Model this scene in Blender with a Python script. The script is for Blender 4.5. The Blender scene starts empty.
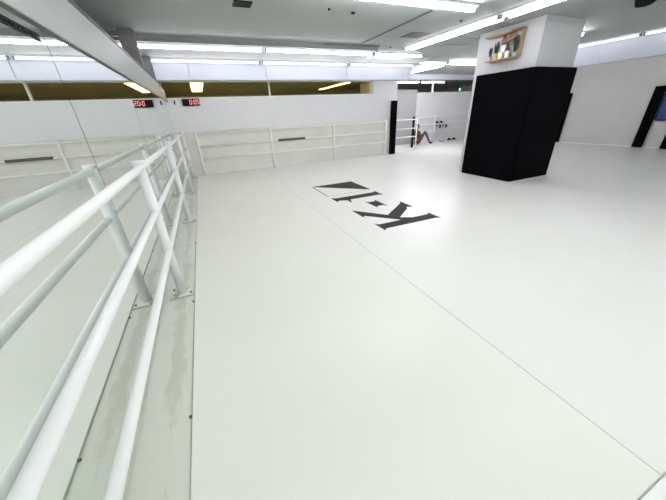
import bpy, bmesh, math, random
from mathutils import Vector, Matrix
random.seed(4)
C = bpy.context.scene.collection
SC = bpy.context.scene
U = 1.45            # metres per layout unit (the eye height of the photograph)

# ------------------------------------------------------------ camera, world, exposure
FPX, ROLL, PITCH, YAW = 274.524, -0.0482018, 0.460633, 0.394836
cam_data = bpy.data.cameras.new('camera')
cam = bpy.data.objects.new('camera', cam_data); C.objects.link(cam); SC.camera = cam
cam_data.sensor_fit = 'HORIZONTAL'; cam_data.sensor_width = 36.0
cam_data.lens = FPX * 36.0 / 666.0
cam_data.clip_start = 0.02; cam_data.clip_end = 100
fw = Vector((math.sin(YAW)*math.cos(PITCH), math.cos(YAW)*math.cos(PITCH), -math.sin(PITCH)))
rt = Vector((math.cos(YAW), -math.sin(YAW), 0)); up = rt.cross(fw)
r_ = rt*math.cos(ROLL) + up*math.sin(ROLL); u_ = -rt*math.sin(ROLL) + up*math.cos(ROLL)
M = Matrix((r_, u_, -fw)).transposed().to_4x4(); M.translation = Vector((0, 0, U))
cam.matrix_world = M

world = bpy.data.worlds.new('world'); SC.world = world; world.use_nodes = True
bg = world.node_tree.nodes['Background']
bg.inputs[0].default_value = (0.8, 0.85, 0.9, 1); bg.inputs[1].default_value = 0.05
SC.view_settings.view_transform = 'Standard'; SC.view_settings.look = 'None'
SC.view_settings.gamma = 1.0; SC.view_settings.use_curve_mapping = False
SC.view_settings.exposure = 0.45
TUBE_POWER = 55.0
try:
    SC.cycles.use_denoising = True
    SC.cycles.max_bounces = 14; SC.cycles.diffuse_bounces = 8; SC.cycles.glossy_bounces = 6
    SC.cycles.sample_clamp_indirect = 8
except Exception:
    pass

# ------------------------------------------------------------ materials
def new_mat(name):
    m = bpy.data.materials.new(name); m.use_nodes = True
    return m, m.node_tree, m.node_tree.nodes['Principled BSDF']
def mat(name, col, rough=0.5, metal=0.0, var=0.04, scale=6.0, bump=0.0, spec=0.5):
    m, nt, b = new_mat(name)
    tc = nt.nodes.new('ShaderNodeTexCoord'); nz = nt.nodes.new('ShaderNodeTexNoise')
    nz.inputs['Scale'].default_value = scale; nz.inputs['Detail'].default_value = 4
    nt.links.new(tc.outputs['Object'], nz.inputs['Vector'])
    rp = nt.nodes.new('ShaderNodeValToRGB')
    rp.color_ramp.elements[0].position = 0.3; rp.color_ramp.elements[1].position = 0.7
    rp.color_ramp.elements[0].color = tuple(c*(1-var) for c in col) + (1,)
    rp.color_ramp.elements[1].color = tuple(min(1, c*(1+var)) for c in col) + (1,)
    nt.links.new(nz.outputs['Fac'], rp.inputs[0]); nt.links.new(rp.outputs[0], b.inputs['Base Color'])
    b.inputs['Roughness'].default_value = rough; b.inputs['Metallic'].default_value = metal
    b.inputs['Specular IOR Level'].default_value = spec
    if bump:
        bp = nt.nodes.new('ShaderNodeBump'); bp.inputs['Strength'].default_value = bump
        nt.links.new(nz.outputs['Fac'], bp.inputs['Height']); nt.links.new(bp.outputs[0], b.inputs['Normal'])
    return m
def emit(name, col, power):
    m, nt, b = new_mat(name)
    b.inputs['Base Color'].default_value = (0.9, 0.9, 0.9, 1)
    b.inputs['Emission Color'].default_value = col + (1,)
    b.inputs['Emission Strength'].default_value = power
    return m
def worn(name, base, dirt, amount, scale, rough=0.55, band=None):
    m, nt, b = new_mat(name)
    tc = nt.nodes.new('ShaderNodeTexCoord'); mp = nt.nodes.new('ShaderNodeMapping')
    mp.inputs['Scale'].default_value = (1.0, 0.35, 1.0)
    nt.links.new(tc.outputs['Object'], mp.inputs[0])
    n1 = nt.nodes.new('ShaderNodeTexNoise'); n1.inputs['Scale'].default_value = scale; n1.inputs['Detail'].default_value = 8
    n1.inputs['Roughness'].default_value = 0.65
    nt.links.new(mp.outputs[0], n1.inputs['Vector'])
    rp = nt.nodes.new('ShaderNodeValToRGB')
    rp.color_ramp.elements[0].position = amount; rp.color_ramp.elements[0].color = dirt + (1,)
    rp.color_ramp.elements[1].position = amount + 0.09; rp.color_ramp.elements[1].color = base + (1,)
    fac = n1.outputs['Fac']
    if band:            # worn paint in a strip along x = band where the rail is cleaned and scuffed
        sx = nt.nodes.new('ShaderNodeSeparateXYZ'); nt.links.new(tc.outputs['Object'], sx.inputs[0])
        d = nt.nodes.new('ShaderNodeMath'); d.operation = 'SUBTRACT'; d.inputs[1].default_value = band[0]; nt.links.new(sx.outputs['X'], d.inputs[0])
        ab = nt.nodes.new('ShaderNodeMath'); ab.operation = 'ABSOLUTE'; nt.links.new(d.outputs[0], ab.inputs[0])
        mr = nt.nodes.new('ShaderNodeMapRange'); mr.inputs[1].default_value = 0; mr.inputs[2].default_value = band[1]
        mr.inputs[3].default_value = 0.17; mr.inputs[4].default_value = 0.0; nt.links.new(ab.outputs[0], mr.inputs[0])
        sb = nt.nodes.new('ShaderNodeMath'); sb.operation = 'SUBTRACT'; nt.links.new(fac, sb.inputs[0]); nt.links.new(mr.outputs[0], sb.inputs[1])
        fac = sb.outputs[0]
    nt.links.new(fac, rp.inputs[0]); nt.links.new(rp.outputs[0], b.inputs['Base Color'])
    b.inputs['Roughness'].default_value = rough
    return m

M_CANVAS = mat('white_canvas', (0.80, 0.80, 0.745), 0.34, var=0.012, scale=1.2, spec=0.35)
M_CANVAS3 = mat('white_canvas_plain', (0.80, 0.795, 0.77), 0.34, var=0.012, scale=1.2, spec=0.35)
M_CANVAS2 = mat('white_canvas_cool', (0.84, 0.86, 0.85), 0.30, var=0.012, scale=1.2)
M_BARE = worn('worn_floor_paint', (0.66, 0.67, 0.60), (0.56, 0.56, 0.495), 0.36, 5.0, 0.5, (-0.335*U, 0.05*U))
M_WALL = mat('white_wall_paint', (0.76, 0.76, 0.775), 0.6, var=0.015, scale=2)
M_WAIN = mat('cream_wall_panel', (0.755, 0.745, 0.70), 0.55, var=0.03, scale=3)
M_GREYWALL = mat('grey_wall_paint', (0.62, 0.61, 0.585), 0.6, var=0.02, scale=2)
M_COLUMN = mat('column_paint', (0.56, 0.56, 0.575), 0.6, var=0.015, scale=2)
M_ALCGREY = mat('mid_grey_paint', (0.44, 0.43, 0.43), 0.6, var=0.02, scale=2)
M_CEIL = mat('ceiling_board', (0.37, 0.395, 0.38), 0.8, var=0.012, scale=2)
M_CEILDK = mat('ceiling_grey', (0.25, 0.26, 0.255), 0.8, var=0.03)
M_BEAM = mat('white_beam_paint', (0.66, 0.675, 0.75), 0.5, var=0.01)
M_HEADER = mat('header_panel', (0.34, 0.355, 0.345), 0.5, var=0.01)
M_TRIM = mat('white_trim', (0.85, 0.85, 0.85), 0.4, var=0.01)
M_STEEL = mat('grey_steel', (0.42, 0.42, 0.42), 0.5, var=0.05)
M_SUPPORT = mat('dark_grey_steel', (0.20, 0.20, 0.20), 0.5, var=0.05)
M_DARKTRIM = mat('dark_trim', (0.035, 0.035, 0.035), 0.5, var=0.1)
M_PIPE = worn('white_pipe_paint', (0.84, 0.85, 0.86), (0.66, 0.66, 0.62), 0.24, 16.0, 0.32)
M_PIPECREAM = mat('cream_pipe_paint', (0.90, 0.89, 0.84), 0.4, var=0.03, scale=10)
M_PLATE = worn('plate_paint', (0.74, 0.74, 0.70), (0.36, 0.35, 0.32), 0.40, 14.0, 0.45)
M_BOLT = mat('bolt_metal', (0.13, 0.13, 0.12), 0.4, 0.7)
M_BLACKPAD = mat('black_vinyl', (0.002, 0.002, 0.0032), 0.6, var=0.2, spec=0.03)
M_LOGO = mat('charcoal_print', (0.011, 0.011, 0.0125), 0.6, var=0.06, spec=0.2)
M_LOGOGREY = mat('grey_print', (0.40, 0.40, 0.40), 0.45)
M_HOUSE = mat('light_housing', (0.86, 0.86, 0.88), 0.35, var=0.01)
M_SOCKET = mat('lamp_socket', (0.30, 0.30, 0.31), 0.5)
M_TUBE = emit('lit_tube', (0.975, 0.985, 0.975), TUBE_POWER)
M_TUBE_AGED = emit('lit_tube_aged', (0.955, 0.935, 1.0), TUBE_POWER*0.36)
M_TUBE_LINE = emit('lit_tube_line', (0.955, 0.935, 1.0), TUBE_POWER*0.18)
M_TUBE_BEAM = emit('lit_tube_beam', (0.88, 0.93, 1.0), TUBE_POWER*0.07)
M_TUBE_REAR = emit('lit_tube_rear', (0.96, 1.0, 0.93), TUBE_POWER*1.35)
M_TUBE_ALCOVE = emit('lit_tube_alcove', (0.95, 0.93, 1.0), TUBE_POWER*3.3)
M_WARMTUBE = emit('lit_warm_panel', (1.0, 0.92, 0.55), 14.0)
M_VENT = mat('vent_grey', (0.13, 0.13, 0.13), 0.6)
M_BLACK = mat('black_plastic', (0.007, 0.007, 0.008), 0.5, var=0.1, spec=0.12)
M_LED = emit('red_led', (1.0, 0.03, 0.05), 0.75)
M_BLUE = mat('blue_vinyl', (0.012, 0.038, 0.15), 0.45, var=0.08)
M_WOOD = mat('shelf_wood', (0.36, 0.25, 0.15), 0.55, var=0.2, scale=14)
M_WOODDK = mat('red_brown_wood', (0.26, 0.13, 0.08), 0.55, var=0.2, scale=14)
M_LEAF = mat('leaf_green', (0.02, 0.045, 0.028), 0.5, var=0.4, scale=20)
M_POT = mat('white_ceramic', (0.82, 0.82, 0.80), 0.3)
M_BROWN = mat('brown_glass', (0.10, 0.035, 0.02), 0.3)
M_OCHRE = mat('ochre_paint', (0.62, 0.42, 0.12), 0.5)
M_EXIT = emit('green_exit_light', (0.45, 1.0, 0.75), 2.0)
M_SKIN = mat('skin', (0.12, 0.062, 0.042), 0.5)
M_HAIR = mat('dark_hair', (0.02, 0.016, 0.014), 0.6)
M_RED = mat('red_fabric', (0.36, 0.025, 0.04), 0.6)
M_DKRED = mat('dark_red_fabric', (0.10, 0.015, 0.02), 0.7)
M_SHIRT = mat('dark_fabric', (0.035, 0.032, 0.032), 0.7)
M_GREYBAG = mat('grey_fabric', (0.42, 0.42, 0.44), 0.7)
M_GREYTAPE = mat('dark_grey_tape', (0.085, 0.085, 0.08), 0.6)

def mirror_mat():
    m, nt, b = new_mat('mirror_glass')
    b.inputs['Base Color'].default_value = (0.84, 0.875, 0.85, 1)
    b.inputs['Metallic'].default_value = 1.0; b.inputs['Roughness'].default_value = 0.0
    return m
M_MIRROR = mirror_mat()
def tint_mat():
    m, nt, b = new_mat('brown_tinted_glass')
    tr = nt.nodes.new('ShaderNodeBsdfTransparent'); tr.inputs[0].default_value = (0.65, 0.575, 0.39, 1)
    gl = nt.nodes.new('ShaderNodeBsdfGlossy'); gl.inputs['Roughness'].default_value = 0.05
    gl.inputs[0].default_value = (0.5, 0.45, 0.35, 1)
    fr = nt.nodes.new('ShaderNodeFresnel'); mx = nt.nodes.new('ShaderNodeMixShader')
    fr.inputs[0].default_value = 1.12
    nt.links.new(fr.outputs[0], mx.inputs[0]); nt.links.new(tr.outputs[0], mx.inputs[1]); nt.links.new(gl.outputs[0], mx.inputs[2])
    nt.links.new(mx.outputs[0], nt.nodes['Material Output'].inputs[0])
    return m
M_TINT = tint_mat()

# ------------------------------------------------------------ mesh helpers (layout units in, metres out)
def V(p): return Vector(p) * U
class MB:
    def __init__(s): s.bm = bmesh.new()
    def box(s, x0, x1, y0, y1, z0, z1, bev=0.0, seg=2):
        b = bmesh.new()
        bmesh.ops.create_cube(b, size=1.0)
        for v in b.verts:
            v.co = Vector((x0+(v.co.x+.5)*(x1-x0), y0+(v.co.y+.5)*(y1-y0), z0+(v.co.z+.5)*(z1-z0))) * U
        if bev:
            bmesh.ops.bevel(b, geom=b.edges[:], offset=bev*U, segments=seg, affect='EDGES', profile=0.5)
        return s.merge(b)
    def tube(s, p, q, r, seg=20, r2=None, bev=0.0):
        p, q = V(p), V(q); d = q - p
        b = bmesh.new()
        bmesh.ops.create_cone(b, cap_ends=True, segments=seg, radius1=r*U, radius2=(r if r2 is None else r2)*U, depth=d.length)
        rot = d.to_track_quat('Z', 'Y').to_matrix().to_4x4()
        bmesh.ops.transform(b, matrix=Matrix.Translation((p+q)/2) @ rot, verts=b.verts)
        if bev:
            es = [e for e in b.edges if len(e.link_faces) == 2 and any(len(f.verts) > 4 for f in e.link_faces)]
            bmesh.ops.bevel(b, geom=es, offset=bev*U, segments=2, affect='EDGES', profile=0.5)
        for f in b.faces: f.smooth = len(f.verts) == 4
        return s.merge(b)
    def ball(s, c, rx, ry, rz, seg=16):
        b = bmesh.new(); bmesh.ops.create_uvsphere(b, u_segments=seg, v_segments=seg//2+2, radius=1)
        for v in b.verts: v.co = Vector((c[0]+v.co.x*rx, c[1]+v.co.y*ry, c[2]+v.co.z*rz)) * U
        for f in b.faces: f.smooth = True
        return s.merge(b)
    def prism(s, pts, axis, a, b_, bev=0.0):
        """outline in the two other axes, extruded along axis from a to b_"""
        b = bmesh.new()
        def mk(u, v, w):
            return Vector({'x': (w, u, v), 'y': (u, w, v), 'z': (u, v, w)}[axis]) * U
        lo = [b.verts.new(mk(u, v, a)) for u, v in pts]; hi = [b.verts.new(mk(u, v, b_)) for u, v in pts]
        n = len(pts)
        b.faces.new(lo); b.faces.new(hi[::-1])
        for i in range(n): b.faces.new((lo[i], lo[(i+1) % n], hi[(i+1) % n], hi[i]))
        bmesh.ops.recalc_face_normals(b, faces=b.faces)
        if bev: bmesh.ops.bevel(b, geom=b.edges[:], offset=bev*U, segments=2, affect='EDGES')
        return s.merge(b)
    def lathe(s, prof, c, seg=20):
        b = bmesh.new(); rings = []
        for r, z in prof:
            rings.append([b.verts.new(Vector((c[0]+r*math.cos(2*math.pi*k/seg), c[1]+r*math.sin(2*math.pi*k/seg), c[2]+z))*U) for k in range(seg)])
        for a, d in zip(rings, rings[1:]):
            for k in range(seg):
                f = b.faces.new((a[k], a[(k+1) % seg], d[(k+1) % seg], d[k])); f.smooth = True
        b.faces.new(rings[0][::-1]); b.faces.new(rings[-1])
        return s.merge(b)
    def leaf(s, p, q, w, n):
        p, q = Vector(p), Vector(q); d = q-p; side = d.cross(Vector(n)).normalized()*w; nn = d.cross(side).normalized()*w*.25
        b = bmesh.new()
        ps = [p, p+d*.35+side, p+d*.75+side*.8, q, p+d*.75-side*.8, p+d*.35-side, p+d*.5+nn]
        vs = [b.verts.new(x*U) for x in ps]; lo = [b.verts.new((x-nn*.5)*U) for x in ps]
        for i in range(6):
            b.faces.new((vs[i], vs[(i+1) % 6], vs[6])); b.faces.new((lo[(i+1) % 6], lo[i], lo[6]))
            b.faces.new((vs[(i+1) % 6], vs[i], lo[i], lo[(i+1) % 6]))
        return s.merge(b)
    def merge(s, b):
        me = bpy.data.meshes.new('tmp'); b.to_mesh(me); b.free(); s.bm.from_mesh(me); bpy.data.meshes.remove(me)
        return s
    def build(s, name, m, parent=None, origin=None):
        """origin (layout units) is used for a top-level mesh; children keep their root's origin"""
        me = bpy.data.meshes.new(name)
        if parent is not None:
            o0 = root_loc(parent)
        else:
            o0 = V(origin) if origin is not None else Vector((0, 0, 0))
        bmesh.ops.translate(s.bm, vec=-o0, verts=s.bm.verts)
        s.bm.to_mesh(me); s.bm.free()
        me.materials.append(m)
        o = bpy.data.objects.new(name, me); C.objects.link(o)
        if parent is not None: o.parent = parent
        else: o.location = o0
        return o
def root_loc(o):
    while o.parent: o = o.parent
    return o.location.copy()
def tag(o, label, cat, group=None):
    o['label'] = label; o['category'] = cat
    if group: o['group'] = group
    return o
def thing(name, label, cat, loc, group=None):
    o = bpy.data.objects.new(name, None); C.objects.link(o); o.location = V(loc); o.empty_display_size = 0.1
    return tag(o, label, cat, group)
def struct(name, mb, m, parent=None):
    o = mb.build(name, m, parent)
    if parent is None: o['kind'] = 'structure'
    return o
def copy_tree(o, parent=None):
    c = o.copy(); C.objects.link(c)
    if parent is not None: c.parent = parent
    for ch in list(o.children): copy_tree(ch, c)
    return c

# ------------------------------------------------------------ the room
MX = -0.438          # mirror plane
CZ = 1.92            # ceiling
BY = 6.25            # back wall
RX = 9.07            # right wall
X0, Y0, Y1, X1 = -1.5, -5.0, 11.5, 11.0
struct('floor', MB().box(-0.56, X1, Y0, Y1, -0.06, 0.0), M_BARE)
struct('floor_behind_partition', MB().box(X0, -0.5602, Y0, Y1, -0.06, 0.0), M_VENT)  # unseen floor, made dark so less light bounces up to the ceiling
struct('ceiling', MB().box(X0, RX, Y0, 7.7, CZ, CZ+0.06), M_CEIL)
# the lower ceiling strip in front of the back beam
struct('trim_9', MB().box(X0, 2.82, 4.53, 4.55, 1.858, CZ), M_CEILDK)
struct('ceiling_drop', MB().box(X0, 2.82, 4.55, 5.72, 1.86, CZ).box(2.82, 4.42, 5.25, 5.72, 1.86, CZ), M_TRIM)
# back beam with its lower lip
bm_ = MB()
for a, b in ((X0+.001, 0.02), (0.026, 1.26), (1.266, 2.86), (2.866, 4.42)):
    bm_.box(a, b, 5.72, 5.86, 1.60, CZ, .002)
struct('beam_back', bm_, M_BEAM)
struct('trim_1', MB().box(X0, 4.42, 5.675, 5.87, 1.585, 1.603, .002), M_BEAM)
# right-hand beam
struct('beam_right', MB().box(6.65, 6.79, Y0, 4.75, 1.60, CZ, .002), M_BEAM)
struct('trim_2', MB().box(6.605, 6.80, Y0, 4.75, 1.585, 1.603, .002), M_BEAM)
# back wall: cream lower panel, white upper wall, band of tinted glass, lintel
struct('wall_back', MB().box(-0.60, 4.46, BY+.01, BY+.13, 0.80, 1.365).box(3.78, 4.46, BY+.01, BY+.13, 1.365, CZ)
       .box(-0.60, 3.78, BY+.01, BY+.13, 1.615, CZ).box(4.36, 4.46, BY+.13, 7.9, 0, CZ), M_WALL)
wp = MB()
for k in range(8):
    wp.box(-0.60, 4.46, BY, BY+.13, k*.1, k*.1+.098, .0012, 1)
struct('wall_back_panelling', wp, M_WAIN)
struct('trim_3', MB().box(-0.43, 3.78, BY-.012, BY+.14, 1.352, 1.372, .002), M_TRIM)
w1 = MB().box(-0.60, 3.78, BY+.06, BY+.07, 1.372, 1.615).build('window_1', M_TINT); w1['kind'] = 'structure'
MB().box(1.40, 1.43, BY+.03, BY+.10, 1.372, 1.615, .003).build('window_mullion', M_TRIM, w1)
MB().box(3.72, 3.78, BY+.03, BY+.10, 1.372, 1.615, .003).build('window_frame', M_GREYWALL, w1)
# space behind the band of glass and behind the alcove
struct('ceiling_back_room', MB().box(X0, 4.40, 6.38, Y1, 1.72, 1.76).box(4.40, X1, 7.77, Y1, 1.82, 1.86), M_CEIL)
struct('wall_back_room', MB().box(X0, X1, Y1-.1, Y1, 0, 1.9), M_GREYWALL)
struct('wall_back_room_right', MB().box(X1-.1, X1, 6.3, Y1, 0, 1.9), M_GREYWALL)
# alcove on the right of the back wall
struct('wall_alcove', MB().box(6.36, RX, 7.9, 8.0, 0, 1.46), M_WALL)
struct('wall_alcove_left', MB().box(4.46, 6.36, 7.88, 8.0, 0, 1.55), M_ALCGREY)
struct('trim_4', MB().box(6.36, RX, 7.895, 8.005, 1.455, 1.47), M_TRIM)
struct('lintel_alcove', MB().box(4.46, RX, 7.62, 7.76, 1.79, CZ+.06), M_BEAM)
# right wall and the unseen walls
struct('wall_right', MB().box(RX, RX+.12, Y0, 7.9, 0, CZ), M_GREYWALL)
struct('baseboard_right', MB().box(RX-.012, RX, Y0, 7.89, 0, 0.03), M_TRIM)
struct('wall_front', MB().box(X0, RX, Y0-.1, Y0, 0, CZ), M_WALL)
struct('wall_left_outer', MB().box(X0-.1, X0, Y0, Y1, 0, CZ), M_VENT)  # unseen, set close and dark to keep the ceiling over the partition dim
# partition carrying the mirrors, with its header panel
struct('wall_left', MB().box(-0.56, MX-.006, Y0, BY, 0, 1.50), M_GREYWALL)
struct('trim_5', MB().prism([(Y0, 1.318), (6.24, 1.318), (6.24, 1.335), (5.45, 1.42), (5.36, 1.51), (Y0, 1.51)], 'x', MX-.006, MX+.012, .0015), M_HEADER)
struct('trim_6', MB().box(-0.56, MX+.014, Y0, 5.36, 1.51, 1.533), M_DARKTRIM)
struct('trim_7', MB().box(MX-.005, MX+.004, Y0, 6.24, 1.309, 1.318), M_DARKTRIM)

# column
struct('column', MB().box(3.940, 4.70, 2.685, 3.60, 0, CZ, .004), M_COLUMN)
cp = thing('column_pad', 'tall black padded cover wrapped around the white square column', 'pad', (4.34, 2.66, 0))
MB().box(3.900, 3.938, 2.645, 3.515, 0.004, 1.41, .008).build('side_pad', M_BLACKPAD, cp)
MB().box(3.940, 4.745, 2.645, 2.683, 0.004, 1.41, .008).build('front_pad', M_BLACKPAD, cp)
MB().box(4.702, 4.742, 2.687, 3.515, 0.004, 1.41, .008).build('side_pad', M_BLACKPAD, cp)

# ------------------------------------------------------------ canvas mats
m1 = MB().box(-0.262, 1.0187, 0.018, BY-.01, 0.0005, 0.006, .002).build('floor_mat', M_CANVAS, None, (0.38, 3, 0))
tag(m1, 'long white canvas floor mat lying beside the bare strip under the rail', 'mat', 'white canvas mats')
m2 = MB().box(1.0203, RX-.03, 0.018, BY-.01, 0.0005, 0.006, .002).box(4.6, RX-.03, BY-.01, 7.88, 0.0005, 0.006).build('floor_mat', M_CANVAS3, None, (4.6, 3, 0))
tag(m2, 'wide white canvas floor mat around the black padded column, printed with the emblem', 'mat', 'white canvas mats')
m3 = MB().box(-0.262, RX-.03, -4.9, 0.014, 0.0005, 0.006, .002).build('floor_mat', M_CANVAS2, None, (4, -2, 0))
tag(m3, 'bluish white canvas mat showing only at the bottom right corner', 'mat', 'white canvas mats')
es = MB().box(-0.2662, -0.2632, Y0+.1, BY-.02, 0.0005, 0.0045).build('gap_shade_strip', M_STEEL, m1)  # grey strip drawn for the shadow in the gap beside the mat
es['label'] = 'thin grey strip standing in for the shaded gap'
for (sx, sy) in ((-.268, .824), (-.270, 1.62), (-.268, 2.6)): MB().tube((sx, sy, .0005), (sx, sy, .0065), .006, 10).build('screw', M_BOLT, m1)

# emblem printed on the mat
lz0, lz1 = 0.0062, 0.0070
lg = thing('floor_emblem', 'black K-1 emblem printed on the white floor mat in front of the column', 'emblem', (1.7, 3.0, 0.006))
MB().prism([(1.365, 2.185), (1.365, 1.985), (1.40, 2.025), (2.0, 2.018), (2.035, 1.985), (2.035, 2.185), (2.0, 2.145), (1.80, 2.145),
            (1.69, 2.21), (1.935, 2.41), (1.965, 2.46), (2.03, 2.425), (2.03, 2.675), (1.98, 2.605), (1.625, 2.335),
            (1.365, 2.665), (1.365, 2.395), (1.40, 2.437), (1.635, 2.17), (1.66, 2.145), (1.40, 2.145)], 'z', lz0, lz1).build('letter_k', M_LOGO, lg)
MB().prism([(1.665, 2.89), (1.670, 2.61), (1.70, 2.658), (1.776, 2.658), (1.808, 2.605), (1.805, 2.89), (1.776, 2.838), (1.70, 2.838)], 'z', lz0, lz1).build('hyphen', M_LOGO, lg)
MB().prism([(1.365, 3.265), (1.365, 3.06), (1.415, 3.098), (1.505, 3.055), (1.505, 2.935), (1.56, 3.072), (1.975, 3.072), (2.03, 3.05), (2.03, 3.26), (1.98, 3.218), (1.42, 3.215)], 'z', lz0, lz1).build('numeral_one', M_LOGO, lg)
MB().prism([(1.362, 3.985), (2.032, 3.375), (2.036, 3.99)], 'z', lz0, lz1).build('triangle', M_LOGO, lg)
MB().prism([(1.362, 3.985), (1.355, 3.372), (1.367, 3.372), (1.374, 3.97)], 'z', lz0, lz1).build('outline', M_LOGO, lg)
MB().prism([(1.367, 3.366), (2.02, 3.366), (2.02, 3.376), (1.367, 3.376)], 'z', lz0, lz1).build('outline', M_LOGOGREY, lg)

# ------------------------------------------------------------ mirrors
edges = [-2.54, -1.19, 0.16, 1.51, 2.855, 4.20, 5.55, 6.235]
mlab = {0.16: 'nearest mirror panel at the left edge, with a lettered strip along its top',
        1.51: 'tall mirror panel right of the longest dark joint, behind the nearest rail post',
        2.855: 'narrow looking mirror panel behind the second rail post, reflecting the timer',
        4.20: 'mirror panel behind the third rail post from the camera',
        5.55: 'last half-width mirror panel in the corner by the back wall',
        -1.19: 'mirror panel beside the camera, out of the photo', -2.54: 'rearmost mirror panel behind the camera'}
for a, b in zip(edges, edges[1:]):
    if a < 0: continue
    o = MB().box(MX-.005, MX, a+.0028, b-.0028, 0.006, 1.309).build('mirror_panel', M_MIRROR, None, (MX, (a+b)/2, 0))
    tag(o, mlab[a], 'mirror', 'wall mirror panels')
    if a == 0.16:
        st = MB()
        y = 0.2
        while y < 1.47:      # strip of small illegible dark glyphs
            w = random.uniform(.010, .020)
            z0 = 1.262
            k = random.random()
            if k < .6: st.box(MX, MX+.0012, y, y+w, z0+.018, z0+.024).box(MX, MX+.0012, y, y+w, z0, z0+.006).box(MX, MX+.0012, y+w*.3, y+w*.6, z0, z0+.024)
            else: st.box(MX, MX+.0012, y, y+w*.35, z0, z0+.024).box(MX, MX+.0012, y+w*.6, y+w, z0, z0+.024).box(MX, MX+.0012, y, y+w, z0+.009, z0+.015)
            y += w + random.uniform(.004, .008)
        st.build('lettered_strip', M_BLACK, o)
# dark joint backing behind the mirrors
struct('trim_8', MB().box(MX-.0058, MX-.0051, Y0, 6.235, 0.004, 1.309), M_DARKTRIM)

# ------------------------------------------------------------ rails
PR, RR = 0.0255, 0.0168
def post(root, x, y, zt, m, plate=True, name='post', r=PR, plate_m=None):
    p = MB().tube((x, y, 0.006), (x, y, zt), r, 24).build(name, m, root)
    MB().tube((x, y, zt-.004), (x, y, zt+.012), r+.004, 24, bev=.003).build('cap', m, p)
    if plate:
        MB().box(x-.062, x+.062, y-.055, y+.055, 0.0005, 0.010, .002).build('base_plate', plate_m or M_PLATE, p)
        MB().box(x-.066, x+.066, y-.064, y-.0555, 0.0005, 0.006, .001).build('plate_shadow_line', M_STEEL, p)  # grey sliver drawn for the shadow line at the plate's near edge
        for sx, sy in ((.050, -.036), (-.050, .036)):
            MB().tube((x+sx, y+sy, .0095), (x+sx, y+sy, .017), .007, 6).build('bolt', M_BOLT, p)
    return p
lr = thing('railing', 'thick white pipe railing running along the mirrors on the left', 'railing', (-.335, 1.75, 0))
for y in (0.18, 1.76, 3.30, 4.76, 6.05): post(lr, -.335, y, .815, M_PIPE)
MB().tube((-.328, -1.5, .801), (-.328, 6.10, .783), RR, 24).build('top_rail', M_PIPE, lr)
MB().tube((-.328, -1.5, .557), (-.328, 6.10, .545), RR*.95, 24).build('middle_rail', M_PIPE, lr)
MB().tube((-.328, -1.5, .316), (-.328, 6.10, .308), RR, 24).build('bottom_rail', M_PIPE, lr)

br = thing('railing', 'long cream pipe railing in front of the back wall under the brown glass band', 'railing', (2.0, 6.2, 0))
RY = BY - .07
for x in (-.115, 1.30, 2.735, 4.13): post(br, x, RY, .795, M_PIPECREAM, name='post', r=.021, plate=False)
for z, n in ((.775, 'top_rail'), (.545, 'middle_rail'), (.315, 'bottom_rail')):
    MB().tube((-.115, RY, z), (4.13, RY, z), .0175, 16).build(n, M_PIPECREAM, br)
sl = MB().tube((1.44, RY-.004, .548), (2.04, RY-.004, .548), .023, 16, bev=.004).build('tape_sleeve', M_GREYTAPE, br)
sl['label'] = 'dark grey sleeve wrapped around the middle rail'

ar = thing('railing', 'short white pipe railing section right of the tall thin black pad', 'railing', (4.9, 6.4, 0))
for x in (4.48, 5.245): post(ar, x, 6.4, .80, M_PIPECREAM, r=.016, plate=False)
for z, n in ((.775, 'top_rail'), (.565, 'middle_rail'), (.36, 'bottom_rail')):
    MB().tube((4.48, 6.4, z), (5.255, 6.4, z), .013, 14).build(n, M_PIPECREAM, ar)

fr_ = thing('railing', 'white pipe railing at the far alcove wall hung with dark gloves', 'railing', (7.6, 7.8, 0))
for x in (6.385, 7.10, 8.62): post(fr_, x, 7.78, .79, M_PIPECREAM, r=.02, plate=False)
for z, n in ((.77, 'top_rail'), (.545, 'middle_rail'), (.335, 'bottom_rail')):
    MB().tube((6.385, 7.78, z), (8.62, 7.78, z), .014, 14).build(n, M_PIPECREAM, fr_)

# thin pad on the end of the back wall
tag(MB().box(4.275, 4.425, 6.165, 6.235, 0.008, 1.215, .012).build('wall_pad', M_BLACKPAD, None, (4.35, 6.2, 0)),
    'tall thin black pad on the end of the back wall, between two railings', 'pad')
dp = MB().box(5.505, 5.56, 6.88, 6.93, 0.007, .825, .01)
tag(dp.build('post_pad', M_BLACK, None, (5.52, 6.9, .006)), 'narrow dark upright pad behind the end post of the short railing', 'pad')
# pads and blue panel on the right wall
for (y0, y1, z0, z1, lab) in ((4.98, 5.16, .02, 1.21, 'black upright wall pad partly hidden behind the right edge of the column pad'),
                          (3.235, 3.41, .012, 1.225, 'tall black upright pad on the grey right wall, left of the blue panel'),
                          (2.73, 2.94, .012, .50, 'low black wall pad under the blue panel at the right edge of the photo')):
    tag(MB().box(RX-.055, RX-.012, y0, y1, z0, z1, .008).build('wall_pad', M_BLACKPAD, None, (RX-.03, (y0+y1)/2, z0)), lab, 'pad', 'black pads on the right wall')
tag(MB().box(RX-.06, RX-.001, 2.55, 3.215, .56, 1.10, .05, 4).build('wall_panel', M_BLUE, None, (RX-.03, 2.9, .56)),
    'blue rounded panel on the right wall at the right edge of the photo', 'panel')

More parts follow.
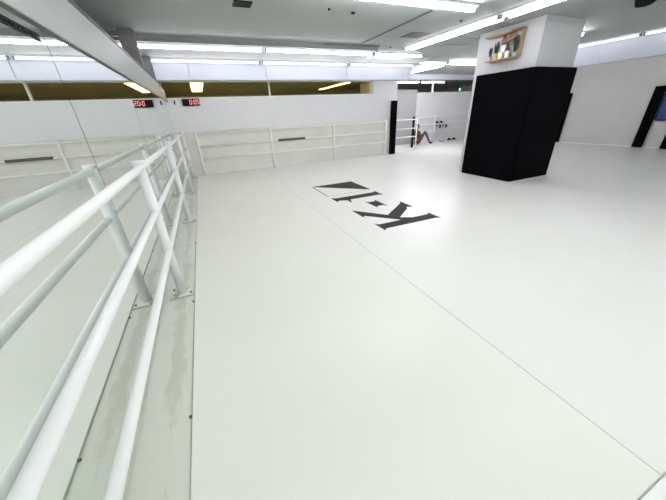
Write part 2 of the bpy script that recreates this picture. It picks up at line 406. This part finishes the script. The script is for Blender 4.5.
# ------------------------------------------------------------ fluorescent lights
def batten(axis, c, a, b, zc, label, group, twin=False, m=None, zt=.042, r=.009, hw=.030):
    """one ceiling batten along axis from a to b, centred at c on the other axis, fixed under height zc"""
    m = m or (M_TUBE if group == G3 else M_TUBE_BEAM if (group == G4 or c == 5.58) else M_TUBE_AGED)
    def P(t, s, z): return (t, c+s, z) if axis == 'x' else (c+s, t, z)
    def B(mb, t0, t1, s0, s1, z0, z1, bev=.002):
        return mb.box(t0, t1, c+s0, c+s1, z0, z1, bev) if axis == 'x' else mb.box(c+s0, c+s1, t0, t1, z0, z1, bev)
    root = thing('fluorescent_light', label, 'light', P((a+b)/2, 0, zc), group)
    w = hw*(2.7 if twin else 1)
    B(MB(), a, b, -w, w, zc-.020, zc-.0005, .003).build('housing', M_HOUSE, root)
    for s in ((-.055, .055) if twin else (0,)):
        MB().tube(P(a+.022, s, zc-zt), P(b-.022, s, zc-zt), r, 12).build('tube', m, root)
        for t in (a+.012, b-.012):
            B(MB(), t-.012, t+.012, s-.016, s+.016, zc-zt-.016, zc-.019, .003).build('lamp_holder', M_SOCKET, root)
    return root
G3 = 'battens across the ceiling near the camera'
G6 = 'added unseen battens between the right-hand beam and the right wall'
G4 = 'battens along the right-hand beam'
G1 = 'fluorescent battens across the back of the ceiling'
for a, b, w in ((-1.45, -.75, 'behind the grey support posts'), (-.71, 1.02, 'front row, left one next to the mirror header'), (1.05, 2.78, 'front row, second one from the mirror header')):
    batten('x', 4.62, a, b, 1.86, 'lit batten on the low ceiling strip, ' + w, G1)
batten('x', 4.95, 3.0, 4.05, CZ, 'short lit fluorescent batten beyond the far end of the long twin light', G1)
for a, b, w in ((-1.45, -.60, 'mostly hidden behind the mirror header'), (-.58, 1.15, 'left one'), (1.19, 2.80, 'middle one'), (2.84, 4.36, 'right one')):
    batten('x', 5.58, a, b, 1.86, 'lit batten against the white back beam, ' + w, G1)
batten('x', 5.58, 4.47, 5.24, CZ, 'short lit batten just right of the end of the white back beam', G1)
batten('x', 5.60, 5.30, 6.55, CZ, 'lit batten seen just left of the column above its black pad', G1, m=M_TUBE_ALCOVE)
batten('y', 5.39, 5.80, 7.05, CZ, 'lit batten running away from the camera over the alcove', G1, m=M_TUBE_ALCOVE)
G2 = 'twin battens of the long line'
for a, b, w in ((2.80, 4.50, 'far one, beside the grey vent'), (1.08, 2.78, 'near one, left of the column top'), (-.64, 1.06, 'third one, above the camera'), (-2.36, -.66, 'fourth one, behind the camera')):
    batten('y', 3.37, a, b, CZ, 'bright twin-tube light in the long line, ' + w, G2, True, m=M_TUBE_LINE)
batten('x', 2.69, 1.10, 2.82, CZ, 'bluish lit batten at the top edge of the photo', G3, hw=.045, r=.014)
for y, tm in ((2.69, M_TUBE_AGED), (.8, M_TUBE), (-1.2, M_TUBE_REAR), (-3.1, M_TUBE_REAR)):
    for a, b in ((-.40, 1.06), (1.10, 2.82)):
        if y == 2.69 and a > 0: continue
        o = batten('x', y, a, b, CZ, 'lit batten on the ceiling above or behind the camera, out of the photo', G3, m=tm)
for y, tm in ((.4, M_TUBE_LINE), (-1.6, M_TUBE), (-3.4, M_TUBE)):
    batten('x', y, 4.6, 6.3, CZ, 'lit batten on the ceiling right of the camera, out of the photo', G3, m=tm)
batten('x', 3.10, 4.76, 5.45, CZ, 'lit batten end showing just right of the column top', G3)
G4 = 'battens along the right-hand beam'
for a, b, w in ((2.87, 4.60, 'far one, right of the column'), (1.12, 2.84, 'near one at the right edge of the photo'), (-.62, 1.08, 'nearest one, out of the photo'), (-2.4, -.66, 'rearmost one, out of the photo')):
    batten('y', 6.50, a, b, CZ, 'lit batten along the right-hand beam, ' + w, G4)
for k, y in enumerate((3.2, 1.4, -.4)):  # out-of-view battens added to brighten the right wall and alcove
    batten('y', 7.9, y, y+1.7, CZ, 'added lit batten hidden behind the right-hand beam to brighten the grey right wall', G6, m=M_TUBE_LINE)
# lights in the space behind
G5 = 'lights in the space behind the back wall'
p = thing('ceiling_panel_light', 'warm square-looking light seen through the brown glass above the red timer', 'light', (.12, 7.9, 1.72), G5)
MB().box(-.02, .255, 6.80, 9.0, 1.670, 1.7195, .004).build('housing', M_HOUSE, p)
MB().box(0, .235, 6.85, 8.95, 1.660, 1.669, .003).build('diffuser', M_WARMTUBE, p)
p = thing('ceiling_panel_light', 'slanting warm light seen through the right half of the brown glass', 'light', (3.55, 8, 1.72), G5)
MB().box(3.49, 3.61, 6.95, 8.95, 1.670, 1.7195, .004).build('housing', M_HOUSE, p)
MB().box(3.505, 3.595, 7.0, 8.9, 1.660, 1.669, .003).build('diffuser', M_WARMTUBE, p)
for a in (-.6, 1.2, 2.9):  # unseen battens added so the room behind the tinted glass reads brighter
    batten('x', 6.52, a, a+1.4, 1.72, 'added lit batten hidden above the brown glass band to brighten the space behind', G5, m=M_TUBE)
batten('x', 8.30, 5.75, 6.75, 1.82, 'lit batten beyond the alcove wall, left one', G5)
batten('x', 8.30, 6.80, 7.80, 1.82, 'lit batten beyond the alcove wall, right one', G5)

# ------------------------------------------------------------ ceiling details
def vent(x0, x1, y0, y1, label, m, n, frame=True):
    r = thing('ceiling_vent', label, 'vent', ((x0+x1)/2, (y0+y1)/2, CZ))
    if frame:
        MB().box(x0, x1, y0, y0+.012, CZ-.010, CZ-.0005).box(x0, x1, y1-.012, y1, CZ-.010, CZ-.0005).box(x0, x0+.012, y0+.012, y1-.012, CZ-.010, CZ-.0005).box(x1-.012, x1, y0+.012, y1-.012, CZ-.010, CZ-.0005).build('frame', M_STEEL if m is M_VENT else M_BLACK, r)
    g = MB()
    for k in range(n):
        y = y0+.014 + (y1-y0-.028)*k/n
        g.box(x0+.013, x1-.013, y, y+(y1-y0-.028)/n*.8, CZ-.008, CZ-.002)
    g.build('grille', m, r)
    MB().box(x0+.012, x1-.012, y0+.012, y1-.012, CZ-.0018, CZ-.0005).build('backing', M_BLACK, r)
vent(2.77, 3.12, 3.63, 3.97, 'grey square ceiling vent left of the long twin light', M_VENT, 9)
vent(.50, .66, 3.16, 3.30, 'small black ceiling vent at the top edge of the photo', M_BLACK, 5)
h = MB()
for (a, b, c, d) in ((3.6, 4.3, 3.78, 3.788), (3.6, 4.3, 4.242, 4.25), (3.6, 3.608, 3.788, 4.242), (4.292, 4.3, 3.788, 4.242)):
    h.box(a, b, c, d, CZ-.004, CZ-.0005)
tag(h.build('access_hatch_frame', M_STEEL, None, (3.95, 4.0, CZ)), 'thin square access hatch outline in the ceiling left of the column shelf', 'hatch')
tag(MB().box(2.452, 2.474, 2.9, 4.42, CZ-.012, CZ-.0005, .002).build('ceiling_track', M_VENT, None, (2.46, 3.6, CZ)), 'dark narrow track in the ceiling left of the grey vent', 'track')
tag(MB().box(1.9, 2.84, 4.512, 4.528, CZ-.016, CZ-.0005, .002).build('ceiling_track', M_VENT, None, (2.3, 4.52, CZ)), 'dark narrow track along the edge of the ceiling step', 'track')
for x, y, lab in ((3.07, 3.12, 'small dark sprinkler between the top light and the long twin light'), (3.07, 4.56, 'small dark sprinkler left of the far end of the long twin light'), (1.39, 3.14, 'round dark sprinkler at the top of the photo, left of the dark clip')):
    s = thing('sprinkler', lab, 'sprinkler', (x, y, CZ), 'ceiling sprinklers')
    MB().tube((x, y, CZ-.004), (x, y, CZ-.0005), .020, 14).build('flange', M_STEEL, s)
    MB().tube((x, y, CZ-.018), (x, y, CZ-.003), .010, 10, r2=.014).build('head', M_BLACK, s)
tag(MB().prism([(1.655, 3.165), (1.70, 3.185), (1.70, 3.215), (1.655, 3.195)], 'z', CZ-.016, CZ-.0005, .003).build('ceiling_clip', M_BLACK, None, (1.68, 3.19, CZ)), 'small dark slanted clip on the ceiling right of the round sprinkler', 'clip')
# black rounded box at top right
q = thing('ceiling_speaker', 'black rounded box hanging from the ceiling at the top right corner', 'speaker', (4.25, 1.93, CZ))
prof = [(3.98, 1.91), (4.113, 1.97), (4.45, 2.11), (4.50, 2.10), (4.528, 2.05), (4.50, 2.0), (4.47, 1.97), (4.37, 1.90), (4.2, 1.80), (4.05, 1.76), (3.95, 1.82)]
MB().prism(prof, 'z', 1.86, CZ-.015, .006).build('body', M_BLACKPAD, q)
MB().box(4.1, 4.3, 1.83, 1.95, CZ-.014, CZ-.0005).build('mounting_plate', M_BLACK, q)

# grey steel supports above the header
for (x0, x1, y, lab) in ((-.60, -.445, 4.28, 'grey flat steel support post above the mirror header, nearer one'), (-.56, -.455, 5.45, 'grey flat steel support post above the mirror header, farther one')):
    s = thing('support_post', lab, 'post', ((x0+x1)/2, y, 1.51), 'steel support posts')
    MB().box(x0, x1, y, y+.07, 1.525, CZ-.001, .003).build('upright', M_SUPPORT, s)
    MB().box(x0-.22, x0-.001, y+.01, y+.06, CZ-.07, CZ-.012, .003).build('arm', M_SUPPORT, s)
tag(MB().box(-.56, -.46, 6.02, 6.23, 1.53, 1.84, .004).build('corner_box', M_HEADER, None, (-.5, 6.1, 1.51)), 'pale grey box in the corner above the end of the mirror header', 'box')

# ------------------------------------------------------------ LED timer and sensor on the back wall
ty = BY + .008
t = thing('led_timer', 'black wall timer with red digits 0:05 beside the mirror corner', 'timer', (-.045, BY, 1.24))
MB().box(-.205, .082, ty-.055, ty-.003, 1.235, 1.352, .006).build('case', M_BLACK, t)
dg = {'0': 'abcdef', '5': 'afgcd'}
def digit(ch, x, z, w, h_, th):
    mb = MB(); y0, y1 = ty-.0585, ty-.0548
    segs = {'a': (x, x+w, z+h_-th, z+h_), 'd': (x, x+w, z, z+th), 'g': (x, x+w, z+h_/2-th/2, z+h_/2+th/2),
            'f': (x, x+th, z+h_/2, z+h_), 'b': (x+w-th, x+w, z+h_/2, z+h_), 'e': (x, x+th, z, z+h_/2), 'c': (x+w-th, x+w, z, z+h_/2)}
    for s in dg[ch]:
        a, b, c, d = segs[s]; mb.box(a, b, y0, y1, c, d)
    mb.build('digit', M_LED, t)
digit('0', -.085, 1.262, .036, .070, .0065)
digit('0', -.012, 1.262, .036, .070, .0065)
digit('5', .042-.004, 1.262, .034, .070, .0065)
MB().box(-.033, -.023, ty-.0585, ty-.0548, 1.276, 1.288).box(-.033, -.023, ty-.0585, ty-.0548, 1.304, 1.316).build('colon', M_LED, t)
MB().box(.0825, .108, ty-.035, ty-.003, 1.275, 1.345, .01).build('bracket', M_TRIM, t)
tag(MB().prism([(-.345, 1.27), (-.325, 1.262), (-.315, 1.325), (-.335, 1.335)], 'y', BY-.035, BY+.008, .003).build('wall_sensor', M_BLACK, None, (-.33, BY, 1.27)), 'small black sensor on the back wall between the mirror corner and the timer', 'sensor')

# ------------------------------------------------------------ shelf on the column
SX = 3.939
sh = thing('wall_shelf', 'open wooden shelf fixed high on the left face of the white column', 'shelf', (SX, 3.18, 1.53))
MB().box(SX-.13, SX, 2.915, 3.335, 1.540, 1.5523, .002).build('bottom_board', M_WOOD, sh)
MB().box(SX-.12, SX, 3.035, 3.40, 1.822, 1.838, .002).build('top_board', M_WOOD, sh)
MB().box(SX-.07, SX, 2.90, 3.055, 1.8385, 1.856, .002).build('upper_board', M_WOODDK, sh)
MB().box(SX-.06, SX, 2.90, 2.914, 1.5525, 1.838, .002).build('side_board', M_WOOD, sh)
MB().box(SX-.05, SX, 3.16, 3.176, 1.72, 1.8215, .002).build('divider', M_WOODDK, sh)
MB().prism([(2.96, 1.765), (3.05, 1.735), (3.16, 1.725), (3.16, 1.765), (3.05, 1.785), (2.96, 1.805)], 'x', SX-.09, SX-.06, .003).build('crest', M_WOODDK, sh)
for k in range(4):
    MB().ball((SX-.093, 2.985+.05*k, 1.783-.008*k), .006, .010, .008, 10).build('knob', M_BROWN, sh)
zb = 1.5525
def plant(x, y, h_, n, spread, label, m=M_LEAF):
    r = thing('potted_plant', label, 'plant', (x, y, zb), 'plants on the column shelf')
    MB().lathe([(.018, 0), (.026, .045), (.028, .047), (.022, .046)], (x, y, zb+.0002)).build('pot', M_POT, r)
    lf = MB()
    for k in range(n):
        a = k*2.4; e = random.uniform(.3, 1.0)
        p0 = (x, y, zb+.045); sp = spread*e
        q0 = (x+math.cos(a)*sp*.7, y+math.sin(a)*sp, zb+.05+h_*random.uniform(.45, 1))
        lf.leaf(p0, q0, .012, (math.sin(a), math.cos(a), .3))
    lf.build('leaves', m, r)
plant(SX-.048, 2.966, .19, 44, .042, 'large dark green potted plant at the right end of the column shelf')
plant(SX-.045, 3.245, .18, 30, .045, 'leafy potted plant in the middle of the column shelf')
plant(SX-.07, 3.31, .12, 18, .03, 'small dark plant at the left end of the column shelf')
tag(MB().lathe([(.026, 0), (.030, .005), (.030, .10), (.014, .13), (.014, .165), (.017, .167)], (SX-.055, 3.075, zb)).build('bottle', M_BROWN, None, (SX-.055, 3.075, zb)), 'dark brown bottle on the column shelf under the crest', 'bottle')
tag(MB().box(SX-.045, SX-.03, 3.115, 3.19, zb+.001, zb+.165, .003).build('card_frame', M_POT, None, (SX-.04, 3.15, zb)), 'white upright card standing on the column shelf', 'card')
for y, c_, lab in ((3.032, M_POT, 'white cup right of the bottle on the column shelf'), (3.125, M_POT, 'white jar in front of the card on the column shelf'), (3.195, M_OCHRE, 'ochre pot left of the card on the column shelf')):
    tag(MB().lathe([(.022, 0), (.026, .004), (.028, .072), (.024, .074), (.021, .06)], (SX-.10, y, zb+.0003)).build('small_pot', c_, None, (SX-.10, y, zb)), lab, 'pot', 'small pots on the column shelf')

# ------------------------------------------------------------ alcove things
GY = 7.755
for i, (x, z, lab) in enumerate(((7.18, .565, 'left'), (7.36, .565, 'right'))):
    r = thing('training_shoe', 'black shoe perched on the middle rail of the alcove railing, %s one' % lab, 'shoe', (x, GY, z), 'shoes on the alcove rail')
    MB().box(x-.06, x+.06, GY-.035, GY+.03, z, z+.012, .005).build('sole', M_GREYBAG, r)
    MB().prism([(x-.058, z+.0125), (x+.058, z+.0125), (x+.055, z+.03), (x+.01, z+.045), (x-.02, z+.07), (x-.058, z+.07)], 'y', GY-.03, GY+.026, .008).build('upper', M_BLACK, r)
for i, x in enumerate((7.14, 7.27, 7.40, 7.53)):
    r = thing('boxing_glove', 'dark glove hanging under the middle alcove rail, %s' % ('first from the left', 'second from the left', 'third from the left', 'rightmost')[i], 'glove', (x, GY-.035, .43), 'gloves hanging on the alcove rail')
    MB().ball((x, GY-.04, .455), .038, .03, .042).ball((x+.028, GY-.055, .475), .014, .014, .026).build('fist', M_SHIRT if i % 2 else M_GREYBAG, r)
    MB().tube((x, GY-.04, .485), (x, GY-.04, .518), .026, 14).build('cuff', M_BLACK, r)
    MB().tube((x, GY-.04, .518), (x, GY+.003, .563), .003, 6).build('strap', M_BLACK, r)
r = thing('round_bag', 'grey round bag on the floor under the alcove railing', 'bag', (7.30, 7.6, .006))
MB().ball((7.30, 7.6, .052), .12, .075, .046).build('body', M_GREYBAG, r)
MB().tube((7.24, 7.6, .092), (7.36, 7.6, .092), .006, 8).build('handle', M_BLACK, r)
for i, (x, lab) in enumerate(((7.72, 'left'), (7.93, 'right'))):
    r = thing('training_shoe', 'black shoe on the floor under the alcove railing, %s one' % lab, 'shoe', (x, 7.65, .006), 'shoes on the alcove floor')
    MB().box(x-.085, x+.085, 7.62, 7.69, .0065, .022, .006).build('sole', M_GREYBAG, r)
    MB().prism([(x-.08, .0225), (x+.08, .0225), (x+.075, .04), (x+.01, .055), (x-.03, .085), (x-.08, .085)], 'y', 7.625, 7.685, .01).build('upper', M_BLACK, r)
# pole, pipes and exit light in the space beyond
tag(MB().tube((7.53, 8.55, 0.001), (7.53, 8.55, 1.819), .035, 14).build('white_pole', M_TRIM, None, (7.53, 8.55, 0)), 'white pole beyond the low alcove wall', 'pole')
for x in (9.5, 9.66, 9.86):
    tag(MB().tube((x, 9.2, 0.001), (x, 9.2, 1.819), .022, 10).build('wall_pipe', M_STEEL, None, (x, 9.2, 0)), 'grey vertical pipe beyond the alcove wall, left of the column', 'pipe', 'grey pipes beyond the alcove')
e = thing('exit_light', 'small green lit sign beyond the alcove wall', 'sign', (10.6, 10.3, 1.66))
MB().box(10.54, 10.68, 10.3, 10.34, 1.64, 1.75, .004).build('case', M_TRIM, e)
MB().box(10.55, 10.67, 10.294, 10.2995, 1.65, 1.74, .002).build('lens', M_EXIT, e)
MB().tube((10.61, 10.32, 1.75), (10.61, 10.32, 1.8195), .008, 8).build('stem', M_STEEL, e)

# ------------------------------------------------------------ the seated person (metres, local; faces +x)
PX, PY, PZ = 6.10*U, 7.42*U, 0.006*U
person = None
def skin(name, verts, edges, m, parent=None, root=0, sub=2):
    me = bpy.data.meshes.new(name)
    me.from_pydata([v[:3] for v in verts], edges, [])
    o = bpy.data.objects.new(name, me); C.objects.link(o)
    sm = o.modifiers.new('skin', 'SKIN')
    for i, v in enumerate(verts):
        d = me.skin_vertices[0].data[i]
        d.radius = (v[3], v[4] if len(v) > 4 else v[3]); d.use_root = (i == root)
    sm.use_smooth_shade = True
    ss = o.modifiers.new('sub', 'SUBSURF'); ss.levels = sub; ss.render_levels = sub
    dg_ = bpy.context.evaluated_depsgraph_get()
    new = bpy.data.meshes.new_from_object(o.evaluated_get(dg_)); new.name = name
    o.modifiers.clear(); o.data = new; new.materials.clear(); new.materials.append(m)
    for p_ in new.polygons: p_.use_smooth = True
    if parent is not None: o.parent = parent
    return o
vs, es_ = [], []
def chain(pts, start=None):
    prev = start
    for p_ in pts:
        vs.append(p_); i = len(vs)-1
        if prev is not None: es_.append((prev, i))
        prev = i
    return prev
pel = chain([(0, 0, .125, .125, .10)])
chest = chain([(-.03, 0, .26, .115, .085), (-.045, 0, .42, .13, .095), (-.035, 0, .55, .12, .08)], pel)
neck = chain([(-.01, 0, .635, .052)], chest)
head = chain([(.01, 0, .70, .070, .065), (.025, 0, .77, .088, .08), (.02, 0, .84, .075, .07)], neck)
def hand(w, d, n, s):
    """five fingers from wrist index w along direction d"""
    base = Vector(vs[w][:3]); d = Vector(d).normalized(); side = d.cross(Vector(n)).normalized(); n = Vector(n).normalized()
    palm = chain([tuple(base+d*.05)+(.034, .018)], w)
    for k, L in enumerate((.068, .078, .072, .056)):
        o_ = side*(k-1.5)*.021
        chain([tuple(base+d*.095+o_)+(.011,), tuple(base+d*(.095+L*.5)+o_-n*.012)+(.009,), tuple(base+d*(.095+L*.8)+o_-n*.04)+(.008,)], palm)
    chain([tuple(base+d*.05-side*s*.042)+(.012,), tuple(base+d*.085-side*s*.058-n*.012)+(.010,)], palm)
# near arm resting on raised knee, far arm resting on the tucked knee
e1 = chain([(-.035, -.19, .545, .058), (.09, -.25, .36, .044), (.27, -.19, .56, .029)], chest); hand(e1, (1, .15, -.35), (.35, 0, 1), 1)
e2 = chain([(-.035, .19, .545, .058), (.09, .27, .35, .044), (.25, .22, .46, .029)], chest); hand(e2, (1, 0, -.4), (.4, 0, 1), -1)
l1 = chain([(.04, -.10, .12, .095), (.19, -.13, .34, .078), (.33, -.155, .52, .06), (.46, -.165, .34, .056), (.61, -.17, .09, .038), (.68, -.175, .045, .036, .034), (.77, -.18, .034, .034, .028)], pel)
l2 = chain([(.04, .10, .12, .095), (.20, .16, .27, .078), (.36, .21, .40, .06), (.26, .17, .26, .054), (.15, .13, .09, .038), (.21, .135, .045, .036, .034), (.30, .14, .034, .034, .028)], pel)
person = skin('person', vs, es_, M_SKIN)
person.location = (PX, PY, PZ)
tag(person, 'person sitting on the floor, knee raised, in dark top and red shoe', 'person')
skin('hair', [(-.005, 0, .80, .082, .08), (0, 0, .845, .088, .082), (.005, 0, .87, .07, .065)], [(0, 1), (1, 2)], M_HAIR, person)
skin('shirt', [(-.005, 0, .20, .135, .108), (-.035, 0, .30, .128, .098), (-.048, 0, .42, .14, .105), (-.036, 0, .555, .132, .09), (-.035, -.185, .545, .068), (.03, -.22, .46, .06), (-.035, .185, .545, .068), (.03, .225, .455, .06), (-.012, 0, .61, .065)],
     [(0, 1), (1, 2), (2, 3), (3, 4), (4, 5), (3, 6), (6, 7), (3, 8)], M_SHIRT, person)
skin('shorts', [(0, 0, .135, .140, .115), (.05, -.10, .13, .105), (.18, -.128, .32, .09), (.05, .10, .13, .105), (.19, .155, .26, .09), (-.012, 0, .2, .135, .105)],
     [(0, 1), (1, 2), (0, 3), (3, 4), (0, 5)], M_DKRED, person)
sk = skin('shin_guard', [(.345, .205, .37, .066), (.26, .17, .26, .064), (.17, .135, .12, .05)], [(0, 1), (1, 2)], M_RED, person)
skin('shoe', [(.14, .13, .07, .048), (.21, .135, .05, .046), (.31, .14, .04, .04, .036)], [(0, 1), (1, 2)], M_RED, person)
skin('shoe', [(.60, -.17, .07, .048), (.68, -.175, .05, .046), (.785, -.18, .04, .04, .036)], [(0, 1), (1, 2)], M_SHIRT, person)
fc = MB()
def mloc(x, y, z): return ((PX+x)/U, (PY+y)/U, (PZ+z)/U)
for s in (-1, 1):
    fc.ball(mloc(.098, s*.033, .785), .008, .011, .007, 10)
fc.build('eyes', M_POT, person)
fc = MB(); fc.ball(mloc(.108, 0, .765), .013, .010, .016, 10)
for s in (-1, 1): fc.ball(mloc(.015, s*.088, .77), .014, .007, .022, 10)
fc.ball(mloc(.098, 0, .728), .006, .017, .005, 10)
fc.build('face_features', M_SKIN, person)
